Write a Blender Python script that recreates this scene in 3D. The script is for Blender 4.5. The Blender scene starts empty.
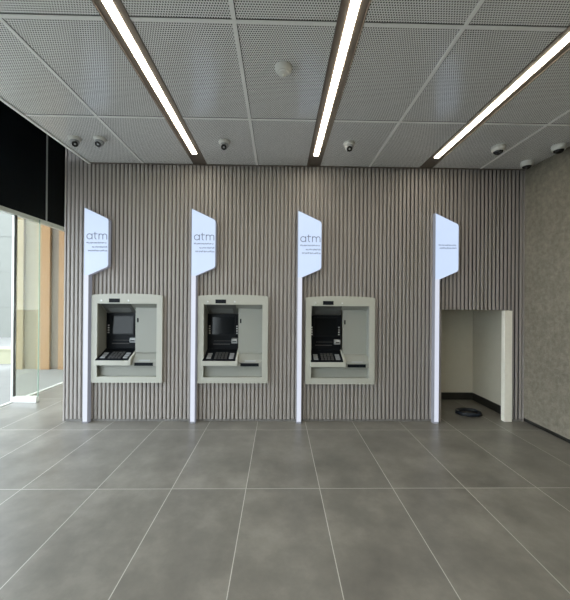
import bpy, bmesh, math, random
from mathutils import Vector, Matrix
random.seed(7)
S = bpy.context.scene
COL = S.collection

# ------------------------------------------------------------------ helpers
def MB(): return bmesh.new()

def box(bm, x0, x1, y0, y1, z0, z1, mi=0):
    v = [bm.verts.new(p) for p in ((x0,y0,z0),(x1,y0,z0),(x1,y1,z0),(x0,y1,z0),(x0,y0,z1),(x1,y0,z1),(x1,y1,z1),(x0,y1,z1))]
    for f in ((0,3,2,1),(4,5,6,7),(0,1,5,4),(1,2,6,5),(2,3,7,6),(3,0,4,7)):
        bm.faces.new([v[i] for i in f]).material_index = mi

def prism(bm, pts, axis, a, b):
    """closed outline pts (2D) extruded along axis from a to b; axis 'y' takes (x,z), 'x' takes (y,z), 'z' takes (x,y)"""
    def P(p, t):
        return {'y': (p[0], t, p[1]), 'x': (t, p[0], p[1]), 'z': (p[0], p[1], t)}[axis]
    A = [bm.verts.new(P(p, a)) for p in pts]; B = [bm.verts.new(P(p, b)) for p in pts]
    n = len(pts)
    bm.faces.new(A); bm.faces.new(B[::-1])
    for i in range(n):
        bm.faces.new((A[i], B[i], B[(i+1) % n], A[(i+1) % n]))

def lathe(bm, prof, n=28, cap=True, centre=(0,0,0), rot=None):
    """profile of (radius, z) turned round z"""
    rings = []
    R = rot or Matrix.Identity(3)
    c = Vector(centre)
    for r, z in prof:
        rings.append([bm.verts.new(c + R @ Vector((r*math.cos(2*math.pi*k/n), r*math.sin(2*math.pi*k/n), z))) for k in range(n)])
    for a, b in zip(rings, rings[1:]):
        for k in range(n):
            bm.faces.new((a[k], a[(k+1) % n], b[(k+1) % n], b[k]))
    if cap:
        bm.faces.new(rings[0][::-1]); bm.faces.new(rings[-1])

def tube(bm, pts, r, n=8, closed=False):
    pts = [Vector(p) for p in pts]; rings = []
    N = len(pts)
    for i, p in enumerate(pts):
        t = (pts[(i+1) % N] - pts[i-1]) if (closed or 0 < i < N-1) else (pts[1]-pts[0] if i == 0 else pts[-1]-pts[-2])
        t.normalize()
        u = t.cross(Vector((0,0,1)))
        if u.length < 1e-4: u = Vector((1,0,0))
        u.normalize(); w = u.cross(t)
        rings.append([bm.verts.new(p + r*(math.cos(2*math.pi*k/n)*u + math.sin(2*math.pi*k/n)*w)) for k in range(n)])
    pairs = list(zip(rings, rings[1:])) + ([(rings[-1], rings[0])] if closed else [])
    for a, b in pairs:
        for k in range(n):
            bm.faces.new((a[k], a[(k+1) % n], b[(k+1) % n], b[k]))
    if not closed:
        bm.faces.new(rings[0][::-1]); bm.faces.new(rings[-1])

def ribbon(bm, pts, w, y0, y1, closed=False):
    """flat stroke of width w following (x,z) points, from depth y0 to y1"""
    n = len(pts); P = [Vector(p) for p in pts]; L = []; Rr = []
    for i in range(n):
        if closed: t = P[(i+1) % n] - P[i-1]
        else: t = P[min(i+1, n-1)] - P[max(i-1, 0)]
        t.normalize(); nn = Vector((-t.y, t.x)) * w/2
        L.append(P[i] + nn); Rr.append(P[i] - nn)
    q = [[bm.verts.new((p.x, y, p.y)) for p in S_] for S_, y in ((L, y0), (Rr, y0), (Rr, y1), (L, y1))]
    m = n if closed else n-1
    for i in range(m):
        j = (i+1) % n
        for a, b in ((0,1),(1,2),(2,3),(3,0)):
            bm.faces.new((q[a][i], q[a][j], q[b][j], q[b][i]))
    if not closed:
        bm.faces.new([q[k][0] for k in range(4)]); bm.faces.new([q[k][-1] for k in (3,2,1,0)])

def obj(name, bm, mats, parent=None, smooth=None, bevel=0, loc=None):
    bmesh.ops.recalc_face_normals(bm, faces=bm.faces[:])
    me = bpy.data.meshes.new(name); bm.to_mesh(me); bm.free()
    for m in (mats if isinstance(mats, (list, tuple)) else [mats]): me.materials.append(m)
    o = bpy.data.objects.new(name, me); COL.objects.link(o)
    if parent: o.parent = parent
    if loc: o.location = loc
    if smooth is not None:
        for p in me.polygons: p.use_smooth = True
        me.set_sharp_from_angle(angle=math.radians(smooth))
    if bevel:
        b = o.modifiers.new('bevel', 'BEVEL'); b.width = bevel; b.segments = 2; b.limit_method = 'ANGLE'; b.angle_limit = math.radians(40)
    return o

def tag(o, label, cat, group=None):
    o['label'] = label; o['category'] = cat
    if group: o['group'] = group
    return o

def thing(name, label, cat, loc, group=None, rotz=0):
    o = bpy.data.objects.new(name, None); COL.objects.link(o)
    o.empty_display_size = .1
    o.location = loc; o.rotation_euler = (0, 0, rotz)
    return tag(o, label, cat, group)

def struct(name, bm, mats, parent=None, **k):
    o = obj(name, bm, mats, parent, **k)
    if not parent: o['kind'] = 'structure'
    return o

def copy_tree(o, parent=None):
    c = o.copy(); COL.objects.link(c)
    if parent: c.parent = parent
    for ch in list(o.children): copy_tree(ch, c)
    return c

# ------------------------------------------------------------------ materials
class NT:
    def __init__(s, name):
        s.m = bpy.data.materials.new(name); s.m.use_nodes = True
        s.n = s.m.node_tree.nodes; s.l = s.m.node_tree.links
        s.b = s.n['Principled BSDF']
    def node(s, t, **k):
        x = s.n.new(t)
        for a, v in k.items(): setattr(x, a, v)
        return x
    def put(s, sock, v):
        if hasattr(v, 'links'): s.l.new(v, sock)
        else: sock.default_value = v
    def math(s, op, a, b=None, c=None):
        x = s.node('ShaderNodeMath', operation=op)
        for i, v in enumerate((a, b, c)):
            if v is not None: s.put(x.inputs[i], v)
        return x.outputs[0]
    def mix(s, f, a, b):
        x = s.node('ShaderNodeMix', data_type='RGBA')
        s.put(x.inputs[0], f); s.put(x.inputs[6], a); s.put(x.inputs[7], b)
        return x.outputs[2]
    def noise(s, scale, detail=4, rough=.55, vec=None):
        x = s.node('ShaderNodeTexNoise'); x.inputs['Scale'].default_value = scale
        x.inputs['Detail'].default_value = detail; x.inputs['Roughness'].default_value = rough
        s.l.new(vec or s.co(), x.inputs['Vector']); return x.outputs[0]
    def co(s):
        if not hasattr(s, '_co'): s._co = s.node('ShaderNodeTexCoord').outputs['Object']
        return s._co
    def ramp(s, f, stops):
        x = s.node('ShaderNodeValToRGB'); e = x.color_ramp.elements
        while len(e) < len(stops): e.new(.5)
        for el, (p, c) in zip(e, stops): el.position = p; el.color = c
        s.l.new(f, x.inputs[0]); return x.outputs[0]
    def bump(s, h, strength, dist=.002):
        x = s.node('ShaderNodeBump'); x.inputs['Strength'].default_value = strength; x.inputs['Distance'].default_value = dist
        s.l.new(h, x.inputs['Height']); s.l.new(x.outputs[0], s.b.inputs['Normal'])

def C(r, g, b): return (r, g, b, 1)

def simple(name, col, rough=.5, metal=0, var=.06, scale=30, spec=.5):
    t = NT(name)
    n = t.noise(scale)
    lo = C(*[c*(1-var) for c in col]); hi = C(*[min(1, c*(1+var)) for c in col])
    t.put(t.b.inputs['Base Color'], t.mix(n, lo, hi))
    t.b.inputs['Roughness'].default_value = rough; t.b.inputs['Metallic'].default_value = metal
    t.b.inputs['Specular IOR Level'].default_value = spec
    return t.m

def glow(name, col, strength):
    t = NT(name)
    t.b.inputs['Base Color'].default_value = C(.10, .10, .10)
    n = t.noise(6, 2)
    t.put(t.b.inputs['Emission Color'], t.mix(n, C(*[c*.95 for c in col]), C(*col)))
    t.b.inputs['Emission Strength'].default_value = strength
    return t.m

def glass(name, tint, refl=.08):
    t = NT(name); t.n.remove(t.b)
    tr = t.node('ShaderNodeBsdfTransparent'); tr.inputs[0].default_value = C(*tint)
    gl = t.node('ShaderNodeBsdfGlossy'); gl.inputs['Roughness'].default_value = .03
    fr = t.node('ShaderNodeFresnel'); fr.inputs[0].default_value = 1.45
    mx = t.node('ShaderNodeMixShader')
    t.l.new(t.math('MULTIPLY', fr.outputs[0], refl*10), mx.inputs[0])
    t.l.new(tr.outputs[0], mx.inputs[1]); t.l.new(gl.outputs[0], mx.inputs[2])
    t.l.new(mx.outputs[0], t.n['Material Output'].inputs[0])
    return t.m

def floor_mat():
    t = NT('grey porcelain tiles')
    sp = t.node('ShaderNodeSeparateXYZ'); t.l.new(t.co(), sp.inputs[0])
    u = t.math('DIVIDE', t.math('ADD', sp.outputs[0], .2548+12), .6)
    v = t.math('DIVIDE', t.math('ADD', sp.outputs[1], .2732+24), 1.2)
    fu = t.math('ABSOLUTE', t.math('SUBTRACT', t.math('FRACT', t.math('ADD', u, .5)), .5))
    fv = t.math('ABSOLUTE', t.math('SUBTRACT', t.math('FRACT', t.math('ADD', v, .5)), .5))
    gu = t.math('LESS_THAN', fu, .0026/.6); gv = t.math('LESS_THAN', fv, .0026/1.2)
    g = t.math('MAXIMUM', gu, gv)
    cb = t.node('ShaderNodeCombineXYZ'); t.l.new(t.math('FLOOR', u), cb.inputs[0]); t.l.new(t.math('FLOOR', v), cb.inputs[1])
    wn = t.node('ShaderNodeTexWhiteNoise', noise_dimensions='3D'); t.l.new(cb.outputs[0], wn.inputs[0])
    # each tile shifts the cloudy pattern
    sh = t.node('ShaderNodeVectorMath', operation='MULTIPLY_ADD')
    t.l.new(wn.outputs['Color'], sh.inputs[0]); sh.inputs[1].default_value = (7, 7, 7); t.l.new(t.co(), sh.inputs[2])
    n1 = t.noise(2.6, 7, .62, sh.outputs[0]); n2 = t.noise(38, 4, .6, sh.outputs[0])
    base = t.ramp(n1, [(.25, C(0.126, 0.121, 0.107)), (.5, C(0.201, 0.193, 0.170)), (.72, C(0.292, 0.279, 0.246))])
    base = t.mix(t.math('MULTIPLY', n2, .35), base, C(0.144, 0.142, 0.130))
    val = t.node('ShaderNodeHueSaturation'); t.l.new(base, val.inputs['Color'])
    t.l.new(t.math('ADD', t.math('MULTIPLY', wn.outputs['Value'], .12), .94), val.inputs['Value'])
    t.put(t.b.inputs['Base Color'], t.mix(g, val.outputs[0], C(.52, .51, .47)))
    t.l.new(t.math('ADD', t.math('MULTIPLY', n1, .22), .24), t.b.inputs['Roughness'])
    t.b.inputs['Specular IOR Level'].default_value = .5
    t.bump(t.math('SUBTRACT', t.math('MULTIPLY', n2, .15), t.math('MULTIPLY', g, .5)), .25, .001)
    return t.m

def ceiling_mat():
    """white powder-coated sheet with staggered round holes over a black void"""
    t = NT('perforated metal sheet')
    P = .0158
    sp = t.node('ShaderNodeSeparateXYZ'); t.l.new(t.co(), sp.inputs[0])
    geo = t.node('ShaderNodeNewGeometry'); sn = t.node('ShaderNodeSeparateXYZ'); t.l.new(geo.outputs['Normal'], sn.inputs[0])
    x = t.math('DIVIDE', t.math('ADD', sp.outputs[0], 10), P); y = t.math('DIVIDE', t.math('ADD', sp.outputs[1], 20), P)
    row = t.math('FLOOR', y)
    x = t.math('ADD', x, t.math('MULTIPLY', t.math('MODULO', row, 2.0), .5))
    dx = t.math('SUBTRACT', t.math('FRACT', x), .5); dy = t.math('SUBTRACT', t.math('FRACT', y), .5)
    r = t.math('SQRT', t.math('ADD', t.math('MULTIPLY', dx, dx), t.math('MULTIPLY', dy, dy)))
    hole = t.math('LESS_THAN', r, .288)
    # plain margin round every panel
    def margin(co, off, size):
        f = t.math('FRACT', t.math('ADD', t.math('DIVIDE', t.math('ADD', co, off), size), .5))
        return t.math('GREATER_THAN', t.math('MULTIPLY', t.math('ABSOLUTE', t.math('SUBTRACT', f, .5)), size), .016)
    mk = t.math('MULTIPLY', margin(sp.outputs[0], .2866, 1.4245), margin(sp.outputs[1], 1.0605, 1.0725))
    hole = t.math('MULTIPLY', hole, mk)
    n = t.noise(1.2, 3)
    sheet = t.mix(n, C(.80, .80, .79), C(.86, .86, .85))
    t.put(t.b.inputs['Base Color'], t.mix(hole, sheet, C(.012, .012, .012)))
    t.b.inputs['Roughness'].default_value = .17
    t.l.new(t.math('SUBTRACT', .85, t.math('MULTIPLY', hole, .85)), t.b.inputs['Specular IOR Level'])
    return t.m

def concrete_mat():
    t = NT('rough trowelled concrete')
    n1 = t.noise(1.7, 8, .65); n2 = t.noise(17, 8, .78); n3 = t.noise(70, 3, .6)
    a = t.ramp(n1, [(.3, C(0.157, 0.141, 0.107)), (.55, C(0.213, 0.195, 0.151)), (.75, C(0.285, 0.260, 0.206))])
    b = t.ramp(n2, [(.33, C(0.114, 0.103, 0.078)), (.5, C(0.209, 0.188, 0.146)), (.68, C(0.314, 0.282, 0.223))])
    t.put(t.b.inputs['Base Color'], t.mix(.62, a, b))
    t.b.inputs['Roughness'].default_value = .9
    t.bump(t.math('ADD', n2, t.math('MULTIPLY', n3, .5)), .6, .01)
    return t.m

def slat_mat(name, col):
    t = NT(name)
    mp = t.node('ShaderNodeMapping'); mp.inputs['Scale'].default_value = (30, 30, .7); t.l.new(t.co(), mp.inputs[0])
    n = t.noise(3, 5, .6, mp.outputs[0])
    t.put(t.b.inputs['Base Color'], t.mix(n, C(*[c*.95 for c in col]), C(*[c*1.04 for c in col])))
    t.b.inputs['Roughness'].default_value = .45
    return t.m

M = dict(
    floor=floor_mat(), ceil=ceiling_mat(), conc=concrete_mat(),
    slat=slat_mat('grey brown slats', (.335, .310, .292)),
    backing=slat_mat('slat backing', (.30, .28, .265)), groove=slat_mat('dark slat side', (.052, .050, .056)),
    tbar=simple('ceiling grid bar', (.86, .86, .84), .4),
    alcove=simple('off white painted plaster', (.60, .57, .475), .8, scale=8),
    skirt=simple('grey base channel', (.15, .145, .135), .6),
    white=simple('white painted jamb', (.88, .86, .76), .5),
    black=simple('black skirting', (.018, .018, .016), .4),
    bronze=simple('dark bronze housing', (.13, .108, .09), .5),
    strip=glow('warm white diffuser', (1.0, .90, .72), 17),
    sign=glow('cool white lit acrylic', (.60, .74, 1.0), .66),
    post=glow('lit post front', (.80, .85, 1.0), .56),
    signside=glow('softly lit sign casing', (.76, .82, 1.0), .14),
    ink=simple('grey blue print', (.115, .135, .215), .6),
    ink2=simple('pale grey blue print', (.20, .26, .40), .6),
    atm=simple('light grey plastic', (.445, .45, .40), .42, scale=120, var=.03),
    atm2=simple('mid grey plastic', (.29, .30, .27), .42, scale=120, var=.03),
    blackp=simple('black plastic', (.007, .009, .012), .35, spec=.1),
    screen=simple('dark screen glass', (.005, .007, .009), .1, var=.02, spec=.22),
    key=simple('grey keys', (.25, .26, .27), .4),
    reader=simple('smoky clear plastic', (.34, .36, .37), .2),
    liner=simple('dark grey hood plastic', (.10, .105, .10), .5, spec=.2),
    silver=simple('silver button', (.70, .72, .72), .3, .3),
    camw=simple('white camera plastic', (.68, .68, .64), .4),
    camb=simple('camera lens black', (.015, .015, .016), .12),
    grey=simple('grey camera plastic', (.36, .37, .38), .3),
    spandrel=simple('black spandrel panel', (.003, .0045, .006), .45, var=.1, scale=3, spec=.12),
    alu=simple('pale aluminium', (.60, .61, .58), .35, .2),
    dark=simple('dark gasket and shadow strip', (.05, .05, .05), .5),
    steel=simple('brushed steel shoe', (.62, .62, .60), .35, .3),
    pane=glass('clear glass', (.97, .975, .96), .02),
    fin=glass('greenish glass', (.965, .975, .945), .03),
    edge=simple('green glass edge', (.22, .34, .28), .2),
    ground=simple('pale paving', (0.170, 0.170, 0.157), .8, scale=4, var=.12),
    dceil=simple('dark plenum', (.03, .03, .03), .9),
    orange=simple('orange cladding', (0.235, 0.125, 0.045), .7, scale=5, var=.08),
    brown=simple('grey brown cladding', (0.110, 0.088, 0.064), .7, scale=5, var=.08),
    cream=simple('cream cladding', (0.220, 0.165, 0.082), .7, scale=5, var=.06),
    sage=simple('sage grey cladding', (0.160, 0.135, 0.085), .7, scale=5, var=.08),
    farwall=simple('pale render', (0.150, 0.155, 0.138), .9, scale=2, var=.06),
    yellow=simple('pale yellow parapet', (0.300, 0.295, 0.200), .8, scale=3, var=.05),
    blue=simple('dark blue plastic sheathing', (.007, .012, .022), .4),
)

# ------------------------------------------------------------------ camera
f_px, yaw, pit, rol, D, CH = 324.84, .0189, .0022, -.0079, 4.1213, 1.5296
F = Vector((math.sin(yaw), math.cos(yaw), 0)); R = Vector((math.cos(yaw), -math.sin(yaw), 0)); U = Vector((0, 0, 1))
F2 = F*math.cos(pit) + U*math.sin(pit); U2 = U*math.cos(pit) - F*math.sin(pit)
R3 = R*math.cos(rol) - U2*math.sin(rol); U3 = U2*math.cos(rol) + R*math.sin(rol)
cd = bpy.data.cameras.new('camera'); cam = bpy.data.objects.new('camera', cd); COL.objects.link(cam)
m3 = Matrix((R3, U3, -F2)).transposed()
cam.matrix_world = Matrix.Translation((0, -D, CH)) @ m3.to_4x4()
cd.sensor_fit = 'HORIZONTAL'; cd.sensor_width = 36; cd.lens = 36*f_px/570; cd.clip_start = .02; cd.clip_end = 200
S.camera = cam

# ------------------------------------------------------------------ setting
H = 3.2375            # ceiling height
XL, XR = -2.683, 3.16  # ends of the slatted wall
XF = -3.90            # glass front on the left
YB = -9.5             # far side of the hall behind the viewer
ATMX = (-1.887, -.571, .777); ATMZ = (.4935, .4915, .4830)
OX0, OX1, OZ = 2.08, 3.0, 1.432   # open bay

bm = MB(); box(bm, XF, XR+.1, YB, 6, -.1, 0); struct('floor', bm, M['floor'])
bm = MB(); box(bm, -40, XF, -40, 40, -.12, -.012); struct('ground', bm, M['ground'])

# slatted wall: backing sheet with cut-outs, slats in front of it
openings = [(cx-.40, cx+.40, z0+.03, z0+1.05) for cx, z0 in zip(ATMX, ATMZ)] + [(OX0, OX1, 0, OZ)]
TOP = 4.2
bm = MB()
xs = sorted({XL, XR} | {v for o in openings for v in o[:2]})
for a, b in zip(xs, xs[1:]):
    spans = [(0, TOP)]
    for o in openings:
        if o[0] <= a + 1e-6 and b <= o[1] + 1e-6:
            spans = [(0, o[2]), (o[3], TOP)]
    for z0, z1 in spans:
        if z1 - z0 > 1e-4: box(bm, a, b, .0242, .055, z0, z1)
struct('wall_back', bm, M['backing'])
PITCH, SW, SD = .0505, .0398, .024
bm = MB()
x = XL + .022
slat_bottom = .03
def slat(x0, x1):
    spans = [(slat_bottom, TOP)]
    for o in openings:
        if x1 > o[0] - .02 and x0 < o[1] + (.02 if o[2] > 0 else -.03):
            spans = [(slat_bottom, o[2]), (o[3], TOP)] if o[2] > 0 else [(o[3], TOP)]
    for z0, z1 in spans:
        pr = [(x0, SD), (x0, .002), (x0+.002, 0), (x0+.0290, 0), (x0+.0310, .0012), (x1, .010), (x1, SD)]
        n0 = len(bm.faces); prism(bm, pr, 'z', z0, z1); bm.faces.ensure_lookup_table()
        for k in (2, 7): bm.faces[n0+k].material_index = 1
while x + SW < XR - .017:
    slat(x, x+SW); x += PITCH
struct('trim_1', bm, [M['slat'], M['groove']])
bm = MB(); box(bm, XL-.010, XL+.010, -.002, .055, 0, TOP); struct('trim_2', bm, M['slat'])
bm = MB(); box(bm, XL, OX0-.01, .004, .0235, 0, .028); box(bm, 3.0, XR, .004, .0235, 0, .028); struct('baseboard_back', bm, M['skirt'])
bm = MB(); box(bm, XR-.016, XR-.001, -.002, .0235, 0, H); struct('trim_12', bm, M['slat'])

# open bay behind the wall
bm = MB(); box(bm, 1.75, 3.25, .94, 1.04, 0, 2.3); struct('wall_bay_back', bm, M['alcove'])
bm = MB(); box(bm, 3.06, 3.16, .057, .939, 0, 2.3); struct('wall_bay_right', bm, M['alcove'])
bm = MB(); box(bm, 1.75, 1.85, .057, .939, 0, 2.3); struct('wall_bay_left', bm, M['alcove'])
bm = MB(); box(bm, 1.75, 3.25, .057, 1.04, 2.302, 2.4); struct('ceiling_bay', bm, M['alcove'])
bm = MB(); box(bm, 1.852, 3.058, .925, .939, 0, .11); box(bm, 3.045, 3.059, .058, .924, 0, .11)
struct('baseboard_bay', bm, M['black'])
bm = MB(); box(bm, 2.900, 2.998, -.012, .056, 0, 1.425); struct('trim_3', bm, M['white'], bevel=.004)
bm = MB(); box(bm, OX0-.02, OX0+.006, 0, .056, 0, 1.425); struct('trim_4', bm, M['slat'])

# right wall with shadow gap
bm = MB(); box(bm, XR, XR+.25, YB, .033, .05, H+.05); struct('wall_right', bm, M['conc'])
bm = MB(); box(bm, XR+.02, XR+.2, YB, .033, 0, .05); struct('baseboard_right', bm, M['black'])
# wall behind the viewer: solid right part, unseen left glazing added for frontal daylight
bm = MB(); box(bm, -2.6, XR+.25, YB-.2, YB, 0, 4.6); box(bm, XF, -2.601, YB-.2, YB, 2.83, 4.6); struct('wall_front', bm, M['conc'])
bm = MB(); box(bm, XF, -2.602, YB-.11, YB-.10, .012, 2.829); struct('window_5', bm, M['pane'])
bm = MB()
for x in (-3.25, -2.64): box(bm, x-.025, x+.025, YB-.098, YB-.02, 0, 2.829)
struct('trim_14', bm, M['alu'])

# unseen walls added behind the slatted wall to keep sky light out
bm = MB(); box(bm, XL-.012, XL+.1, .056, 3.3, 0, 4.6); struct('wall_added_side', bm, M['alcove'])
bm = MB(); box(bm, XF, XR+.25, 3.3, 3.4, 0, 4.6); struct('wall_added_end', bm, M['alcove'])
bm = MB(); box(bm, XR+.05, XR+.25, .034, 3.299, 0, 4.6); struct('wall_right_rear', bm, M['conc'])
# ceiling of perforated panels, open at the light slots
CEL = -2.37
LX = (-1.0, .425, 1.857); LW = .086
bm = MB()
ed = [CEL] + [v for l in LX for v in (l-LW, l+LW)] + [XR]
for a, b in zip(ed[::2], ed[1::2]): box(bm, a, b, YB, -.006, H, H+.04)
struct('ceiling', bm, M['ceil'])
bm = MB()
for i in range(-1, 3):
    px = -.2866 + 1.4245*i
    box(bm, px-.013, px+.013, YB, -.008, H-.004, H-.0005)
for j in range(0, 8):
    py = -1.0605 - 1.0725*j
    for a, b in zip(ed[::2], ed[1::2]):
        box(bm, a, b, py-.013, py+.013, H-.0045, H-.0006)
struct('trim_5', bm, M['tbar'])
bm = MB()      # dark strips standing in for the shadow line beside each bar
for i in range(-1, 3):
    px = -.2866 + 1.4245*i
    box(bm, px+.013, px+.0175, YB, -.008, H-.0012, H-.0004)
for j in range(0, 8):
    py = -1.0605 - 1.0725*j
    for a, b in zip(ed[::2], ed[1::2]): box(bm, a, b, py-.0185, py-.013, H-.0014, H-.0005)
struct('trim_shadow', bm, M['dark'])
bm = MB(); box(bm, CEL-.03, CEL, YB, -.006, H-.012, H+.05); struct('trim_6', bm, M['tbar'])
bm = MB(); box(bm, CEL, XR, -.03, -.006, H-.008, H-.0008)
struct('trim_7', bm, M['bronze'])
bm = MB(); box(bm, XF-.1, XR+.3, YB, 3.4, 4.6, 4.7); struct('ceiling_void', bm, M['dceil'])

# glass front on the left
MY = (-8.0, -6.2, -4.4, -2.6, -.42, 1.38, 3.18)
bm = MB()
for a, b in zip((YB,) + MY, MY + (3.3,)): box(bm, XF-.03, XF, a+.012, b-.012, 2.83, 4.6)
struct('wall_left', bm, M['spandrel'])
bm = MB()
for y in MY: box(bm, XF-.04, XF+.012, y-.012, y+.012, 2.80, 4.6)
struct('trim_8', bm, M['grey'])
bm = MB(); box(bm, XF-.06, XF+.02, YB, 3.3, 2.765, 2.825); struct('trim_9', bm, M['alu'])
bm = MB(); box(bm, XF-.05, XF, YB, 3.3, -.01, .012); struct('trim_10', bm, M['alu'])
for k, (a, b) in enumerate(((.85, 3.0), (-5.2, -3.2), (-7.2, -5.3), (YB+.1, -7.3))):
    bm = MB(); box(bm, XF-.034, XF-.022, a, b, .012, 2.765)
    w = struct('window_%d' % (k+1), bm, M['pane'])
bm = MB()
for y in (-3.12, -5.25, -7.25, 3.05): box(bm, XF-.05, XF-.002, y-.03, y+.03, .012, 2.765)
struct('trim_11', bm, M['alu'])

# ------------------------------------------------------------------ glass fin by the glass front
fin = thing('glass_panel', 'narrow greenish glass side panel on a steel shoe at the left end of the hall', 'glass panel', (-3.73, .76, 0))
bm = MB(); box(bm, -.155, .172, -.006, .006, .08, 2.70); obj('pane', bm, M['fin'], fin)
bm = MB(); box(bm, .172, .180, -.006, .006, .08, 2.70); obj('pane_edge', bm, M['edge'], fin)
bm = MB(); box(bm, -.168, .17, -.03, .03, 0, .085); obj('base_shoe', bm, M['steel'], fin, bevel=.003)
pst = MB(); box(pst, -.200, -.172, -.03, .03, 0, 2.764); po = obj('post', pst, M['alu'], fin)
bm = MB(); box(bm, -.1715, -.162, -.02, .02, .086, 2.764); obj('gasket', bm, M['dark'], po)

# ------------------------------------------------------------------ outside
bld = thing('building', 'building outside with upright orange, cream and grey cladding panels', 'building', (-4.6, 3.1, -.012))
def clad(x0, x1, m, dz=0): 
    b = MB(); box(b, x0+4.6, x1+4.6, -.04+dz, .2, 0, 5.0); obj('cladding_panel', b, m, bld)
for x0, x1, m, d in ((-5.78,-5.57,M['cream'],0),(-5.57,-5.28,M['sage'],.06),(-5.28,-5.18,M['cream'],0),(-5.18,-5.0,M['orange'],0),(-5.0,-4.81,M['brown'],.06),
                  (-4.81,-4.60,M['orange'],0),(-4.60,-4.40,M['brown'],.06),(-4.40,-4.1,M['orange'],0)):
    clad(x0, x1, m, d)
far = thing('building', 'pale rendered building far outside beyond the glass at the left edge', 'building', (-13, 9, -.012))
bm = MB(); box(bm, -7, 7, 0, 1, 0, 9); obj('wall', bm, M['farwall'], far)
bm = MB()
for k in range(6): box(bm, -7, 7, -.012, 0, 1.4*k+1.2, 1.4*k+1.24)
obj('ledge', bm, M['farwall'], far)
par = MB(); box(par, -1.6, 1.6, 0, .25, 0, .32); box(par, -1.62, 1.62, -.02, .27, .32, .36)
tag(obj('parapet', par, M['yellow'], loc=(-7.6, 3.65, -.012)), 'low pale yellow wall on the paving outside at the left edge', 'wall')

# ------------------------------------------------------------------ lights in the ceiling
def linear_light(cx, label):
    t = thing('ceiling_light', label, 'ceiling light', (cx, -.006, H), 'linear ceiling lights')
    L = YB + .05
    b = MB(); box(b, -LW+.001, LW-.001, L, -.001, .006, .06); box(b, -LW+.001, -LW+.006, L, -.001, -.004, .008); box(b, LW-.006, LW-.001, L, -.001, -.004, .008)
    obj('housing', b, M['bronze'], t)
    b = MB(); prism(b, [(-.027,.0055),(-.027,.002),(-.024,-.001),(.024,-.001),(.027,.002),(.027,.0055)], 'y', L+.02, -.30)
    obj('diffuser', b, M['strip'], t)
linear_light(LX[0], 'leftmost linear ceiling light with a warm white strip in dark bronze housing')
linear_light(LX[1], 'middle linear ceiling light, running to the wall above the third sign')
linear_light(LX[2], 'rightmost linear ceiling light with a warm white strip in dark bronze housing')

# ------------------------------------------------------------------ signs
def arc(cx, cz, r, a0, a1, n=14, rz=None):
    return [(cx + r*math.cos(math.radians(a0+(a1-a0)*i/n)), cz + (rz or r)*math.sin(math.radians(a0+(a1-a0)*i/n))) for i in range(n+1)]
def atm_letters(bm, x0, z0, h, w, y0, y1):
    r = h/2
    ribbon(bm, arc(x0+r, z0+r, r-w/2, 0, 360, 28)[:-1], w, y0, y1, True)                    # a: bowl
    ribbon(bm, [(x0+2*r-w/2, z0+h), (x0+2*r-w/2, z0+h*.5), (x0+2*r-w/2, z0)], w, y0-.0002, y1)
    tx = x0 + 2*r + h*.42                                                              # t
    ribbon(bm, [(tx, z0+h*1.28), (tx, z0+h*.6)] + arc(tx+h*.24, z0+h*.24+w/2, h*.24, 180, 275, 8), w, y0, y1)
    ribbon(bm, [(tx-h*.25, z0+h-w/2), (tx+h*.1, z0+h-w/2), (tx+h*.42, z0+h-w/2)], w, y0-.0002, y1)
    mx = tx + h*.68; a = h*.33                                                        # m
    ribbon(bm, [(mx, z0+h), (mx, z0+h/2), (mx, z0)], w, y0, y1)
    for k in range(2):
        c = mx + a + 2*a*k
        ribbon(bm, arc(c, z0+h-a-w/2, a, 180, 0, 12) + [(c+a, z0+h*.3), (c+a, z0)], w, y0-.0001*(k+1), y1)
def fine_print(bm, x0, x1, z, h, y0, y1, seed):
    """unreadable small lettering: short strokes with word gaps"""
    r = random.Random(seed); x = x0
    while x < x1 - .003:
        for _ in range(r.randint(4, 9)):
            if x > x1 - .003: break
            w = r.uniform(.004, .0065); hh = h*r.choice((.7, .7, .7, 1.0)); dz = r.choice((0, 0, -.25*h))
            ribbon(bm, [(x, z+dz), (x, z+dz+hh*.5), (x, z+dz+hh)], .0034, y0, y1)
            ribbon(bm, [(x, z+hh*.65), (x+w*.5, z+hh*.68), (x+w*.8, z+hh*.65)], .0026, y0-.0001, y1)
            x += w + .0015
        x += .005
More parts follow.
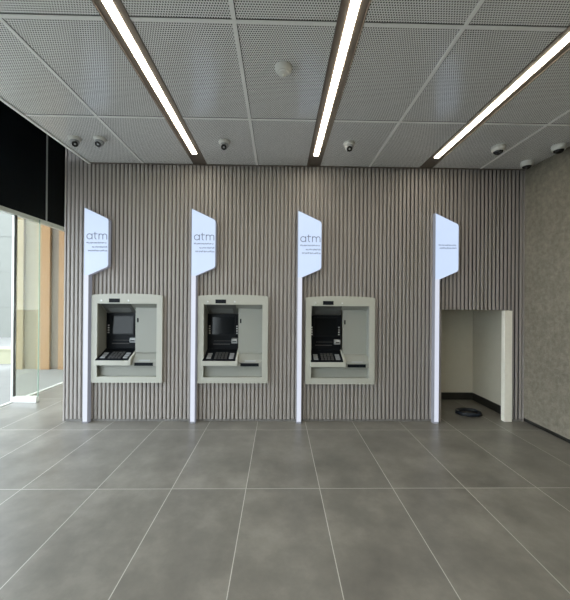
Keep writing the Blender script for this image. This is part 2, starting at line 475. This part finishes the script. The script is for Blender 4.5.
def sign(cx, zt, label, text):
    """cx: left side of the post"""
    t = thing('lit_sign', label, 'sign', (cx, -.045, 0), 'lit signs along the slatted wall')
    P = .062; W_ = .302
    b = MB(); box(b, 0, P, -.028, .044, .02, zt-.83); obj('post', b, M['signside'], t)
    b = MB(); prism(b, [(.006, .022), (P-.003, .022), (P-.003, zt-.83), (.006, zt-.83)], 'y', -.031, -.0285); obj('lit_face', b, M['post'], t)
    b = MB(); box(b, 0, P, -.028, .044, 0, .02); obj('foot', b, M['signside'], t)
    out = [(0, zt-.84+.0), (P, zt-.84)] + arc(W_-.045, zt-.705, .045, -62, 0, 7) + arc(W_-.045, zt-.170, .045, 0, 62, 7) + [(.012, zt-.002), (0, zt)]
    b = MB(); prism(b, out, 'y', -.028, .03); obj('casing', b, M['signside'], t)
    s = .012
    inn = [(s*.6, zt-.838), (P, zt-.836)] + arc(W_-.047, zt-.703, .042, -62, 0, 7) + arc(W_-.047, zt-.172, .042, 0, 62, 7) + [(s*.6, zt-.010)]
    b = MB(); prism(b, inn, 'y', -.032, -.0285); pn = obj('lit_panel', b, M['sign'], t)
    b = MB()
    if text:
        atm_letters(b, .034, zt-.398, .072, .0085, -.0335, -.0321)
        obj('lettering', b, M['ink'], t)
        lines = ((.036, .284, .447, .020, 1), (.105, .288, .498, .020, 2), (.055, .288, .543, .020, 3))
    else:
        lines = ((.048, .276, .412, .018, 4), (.060, .276, .450, .018, 5))
    for x0, x1, dz, h, sd in lines:
        b = MB(); fine_print(b, x0, x1, zt-dz, h, -.0333, -.0321, sd)
        obj('line_of_print', b, M['ink'] if text else M['ink2'], t)
    return t
sign(-2.408, 2.665, 'tall lit white sign reading atm, left of the leftmost cash machine', True)
sign(-1.092, 2.668, 'tall lit white sign reading atm, between the left and middle cash machines', True)
sign(.228, 2.661, 'tall lit white sign reading atm, between the middle and right cash machines', True)
sign(1.958, 2.650, 'tall lit white sign with two faint lines, beside the open bay', False)

# ------------------------------------------------------------------ cash machines
def atm(cx, z0, label):
    t = thing('cash_machine', label, 'cash machine', (cx, 0, z0), 'cash machines in the slatted wall')
    W2 = .4375; I = .366; Y0 = -.045
    # surround
    b = MB()
    box(b, -W2, -I, Y0, 0, 0, 1.0); box(b, I, W2, Y0, 0, 0, 1.0); box(b, -I, I, Y0, 0, 0, .074)
    top = [(-W2, 1.0), (-I, 1.0), (-I, .985), (I, .985), (I, 1.0), (W2, 1.0), (W2, 1.083)]
    top += [(W2*math.cos(math.pi*k/20)*1.0, 1.083 + .026*math.sin(math.pi*k/20)) for k in range(1, 20)] + [(-W2, 1.083)]
    prism(b, top, 'y', Y0, 0)
    obj('surround', b, M['atm'], t)
    # recess
    b = MB()
    box(b, -I-.012, -I, -.01, .23, .06, 1.0); box(b, I, I+.012, -.01, .13, .06, 1.0)
    prism(b, [(-.0, .985), (.18, .86), (.23, .86), (.23, 1.0), (0, 1.0)], 'x', -I, .036)
    prism(b, [(-.0, .985), (.085, .93), (.13, .93), (.13, 1.0), (0, 1.0)], 'x', .036, I)
    box(b, -I, I, .02, .04, .06, .225); box(b, -I, I, -.002, .02, .06, .074)
    obj('recess', b, M['atm2'], t)
    b = MB(); prism(b, [(-.002, .982), (.176, .857), (.174, .853), (-.004, .978)], 'x', -.345, .026); obj('hood_liner', b, M['liner'], t)
    b = MB()
    for k in range(5): box(b, -.30, -.02, .072+.015*k, .076+.015*k, .918-.0104*k, .928-.0104*k)
    obj('hood_rib', b, M['liner'], t)
    # black fascia, screen
    b = MB(); box(b, -I, .05, .178, .2, .38, .862)
    for a in (0,): box(b, -.325, .025, .160, .178, .845, .858)
    fa = obj('fascia', b, M['blackp'], t)
    b = MB(); prism(b, [(.150, .572), (.178, .572), (.178, .835), (.168, .835)], 'x', -.312, .004); obj('bezel', b, M['blackp'], fa)
    b = MB(); prism(b, [(.147, .592), (.152, .592), (.166, .815), (.163, .815)], 'x', -.295, -.012); obj('screen', b, M['screen'], t)
    for s in (-.335, .022):
        for k in range(4):
            b = MB(); box(b, s-.009, s+.009, .166, .1778, .595+.031*k, .612+.031*k); obj('side_button', b, M['silver'], t, bevel=.002)
    b = MB(); prism(b, [(.178,.47),(.13,.475),(.12,.50),(.13,.535),(.178,.545)], 'x', -.045, .036); cr = obj('card_reader', b, M['reader'], t, bevel=.006)
    b = MB(); box(b, -.03, .02, .117, .124, .498, .508); obj('slot', b, M['blackp'], cr)
    b = MB(); box(b, -.28, -.06, .170, .177, .50, .505); box(b, -.29, -.07, .168, .177, .455, .465); obj('fascia_ridge', b, M['dark'], fa)
    # keyboard shelf
    def zs(y): return .290 + (y+.075)*(.395-.290)/.245
    b = MB(); prism(b, [(-.075, .283), (-.075, .290), (.17, .395), (.2, .395), (.2, .283)], 'x', -I-.006, .036); kb = obj('keyboard', b, M['blackp'], t)
    b = MB()
    for i in range(4):
        for j in range(4):
            x = -.235+.042*i; y = -.045+.038*j
            prism(b, [(y, zs(y)-.001), (y, zs(y)+.006), (y+.026, zs(y+.026)+.006), (y+.026, zs(y+.026)-.001)], 'x', x, x+.032)
    obj('keypad', b, M['dark'], kb)
    for x in (-.33, -.05):
        for j in range(3):
            b = MB(); y = -.04+.042*j
            prism(b, [(y, zs(y)-.001), (y, zs(y)+.007), (y+.026, zs(y+.026)+.007), (y+.026, zs(y+.026)-.001)], 'x', x, x+.055)
            obj('function_key', b, M['key'], kb)
    b = MB(); box(b, -I-.012, .05, -.085, .02, .222, .283)
    prism(b, [(-.085, .222), (-.085, .288), (-.05, .315), (.17, .41), (.17, .222)], 'x', .0365, .066)
    obj('ledge', b, M['atm'], t, bevel=.006)
    # right hand side
    b = MB(); box(b, .052, I, .08, .1, .34, .932); pn = obj('side_panel', b, M['atm2'], t)
    b = MB(); box(b, .072, .090, .076, .0805, .745, .800); obj('sensor', b, M['blackp'], t)
    b = MB(); prism(b, [(.08, .365), (.03, .345), (-.03, .29), (-.042, .265), (-.042, .205), (.02, .205), (.08, .205)], 'x', .0665, I)
    tr = obj('tray', b, M['atm2'], t, bevel=.003)
    b = MB(); box(b, .095, .325, -.046, -.0425, .212, .252); obj('cash_slot', b, M['blackp'], tr)
    b = MB(); box(b, .150, .285, -.040, -.02, .262, .285); obj('flap', b, M['grey'], tr)
    # top strip
    b = MB(); box(b, -.222, -.088, Y0-.003, Y0+.002, .998, 1.047); obj('display', b, M['blackp'], t)
    for x in (-.312, .022):
        b = MB(); lathe(b, [(.012, 0), (.012, .004), (.008, .007), (.002, .008)], 14, rot=Matrix.Rotation(math.radians(90), 3, 'X'), centre=(x, Y0, 1.022))
        obj('indicator_light', b, M['silver'], t, smooth=40)
    return t
atm(ATMX[0], ATMZ[0], 'leftmost light grey cash machine set in the slatted wall')
atm(ATMX[1], ATMZ[1], 'middle light grey cash machine, between the second and third lit signs')
atm(ATMX[2], ATMZ[2], 'rightmost light grey cash machine, nearest the open bay')

# ------------------------------------------------------------------ cameras and detector on the ceiling
def turret(x, y, label, aim=0, dome=True):
    t = thing('security_camera', label, 'camera', (x, y, H), 'security cameras on the ceiling', aim)
    b = MB(); lathe(b, [(.066, -.0005), (.068, -.012), (.066, -.044), (.058, -.052)] if dome else [(.062, -.0005), (.063, -.008), (.058, -.022), (.050, -.030)])
    obj('base', b, M['camw'], t, smooth=50)
    b = MB()
    if dome:
        lathe(b, [(.050*math.cos(a), -.050-.040*math.sin(a)) for a in [math.pi/2*k/8 for k in range(8)]] + [(.002, -.0905)])
        d = obj('dome', b, M['camb'], t, smooth=60)
        b = MB(); lathe(b, [(.0565, -.048), (.0565, -.056), (.0505, -.057)], cap=False); obj('ring', b, M['camw'], t, smooth=60)
    else:
        Rm = Matrix.Rotation(math.radians(38), 3, 'X')
        lathe(b, [(.044*math.sin(a)+.0005, -.044*math.cos(a)) for a in [math.pi*k/14 for k in range(15)]], centre=(0, 0, -.042))
        d = obj('ball', b, M['grey'], t, smooth=60)
        b = MB(); lathe(b, [(.030, -.034), (.030, -.047), (.022, -.047), (.020, -.043)], centre=(0, 0, -.042), rot=Rm.inverted()); obj('lens', b, M['camb'], d, smooth=40)
    return t
turret(-2.175, -.64, 'leftmost security camera, on the ceiling corner above the first sign', .6, False)
turret(-1.915, -.64, 'grey security camera second from the left on the ceiling', -.2, False)
turret(-.60, -.62, 'security camera on the ceiling between the left and middle strip lights', 0, False)
turret(.745, -.63, 'security camera on the ceiling between the middle and right strip lights', 0, False)
turret(2.39, -.61, 'white dome security camera right of the right strip light, farthest from the right wall')
turret(2.995, -.24, 'white dome security camera in the corner where slats meet the rough wall')
turret(3.02, -.66, 'white dome security camera by the rough right wall, nearest the viewer')
t = thing('smoke_detector', 'round white smoke detector on the perforated ceiling near the middle light', 'smoke detector', (.02, -1.75, H))
b = MB(); lathe(b, [(.062, -.0005), (.063, -.012), (.057, -.030), (.046, -.040)]); obj('base', b, M['camw'], t, smooth=40)
b = MB(); lathe(b, [(.040, -.0395), (.036, -.050), (.020, -.056), (.012, -.057), (.010, -.070), (.002, -.072)]); obj('sensor_head', b, M['camw'], t, smooth=40)

# ------------------------------------------------------------------ coil of cable on the floor of the bay
b = MB(); pts = []
r = random.Random(3)
for k in range(150):
    a = 2*math.pi*k/22; w = .13 + .012*math.sin(k*.37) + r.uniform(-.006, .006)
    pts.append((w*1.15*math.cos(a), w*.85*math.sin(a), .011 + .005*(k//22) + r.uniform(0, .003)))
tube(b, pts, .011, 8)
tag(obj('cable_coil', b, M['blue'], smooth=60, loc=(2.60, .27, 0)), 'dark blue coil of cable lying on the floor of the open bay', 'cable')

# ------------------------------------------------------------------ light and view
w = bpy.data.worlds.new('sky'); S.world = w; w.use_nodes = True
nt = w.node_tree; bg = nt.nodes['Background']
bg.inputs[0].default_value = (.82, .915, 1.0, 1); bg.inputs[1].default_value = 5.2
S.view_settings.view_transform = 'Standard'; S.view_settings.look = 'None'
S.view_settings.exposure = 0.58; S.view_settings.gamma = 1.0; S.view_settings.use_curve_mapping = False
S.cycles.max_bounces = 10; S.cycles.diffuse_bounces = 6; S.cycles.glossy_bounces = 4; S.cycles.transparent_max_bounces = 12
S.cycles.use_denoising = True
S.cycles.sample_clamp_indirect = 6
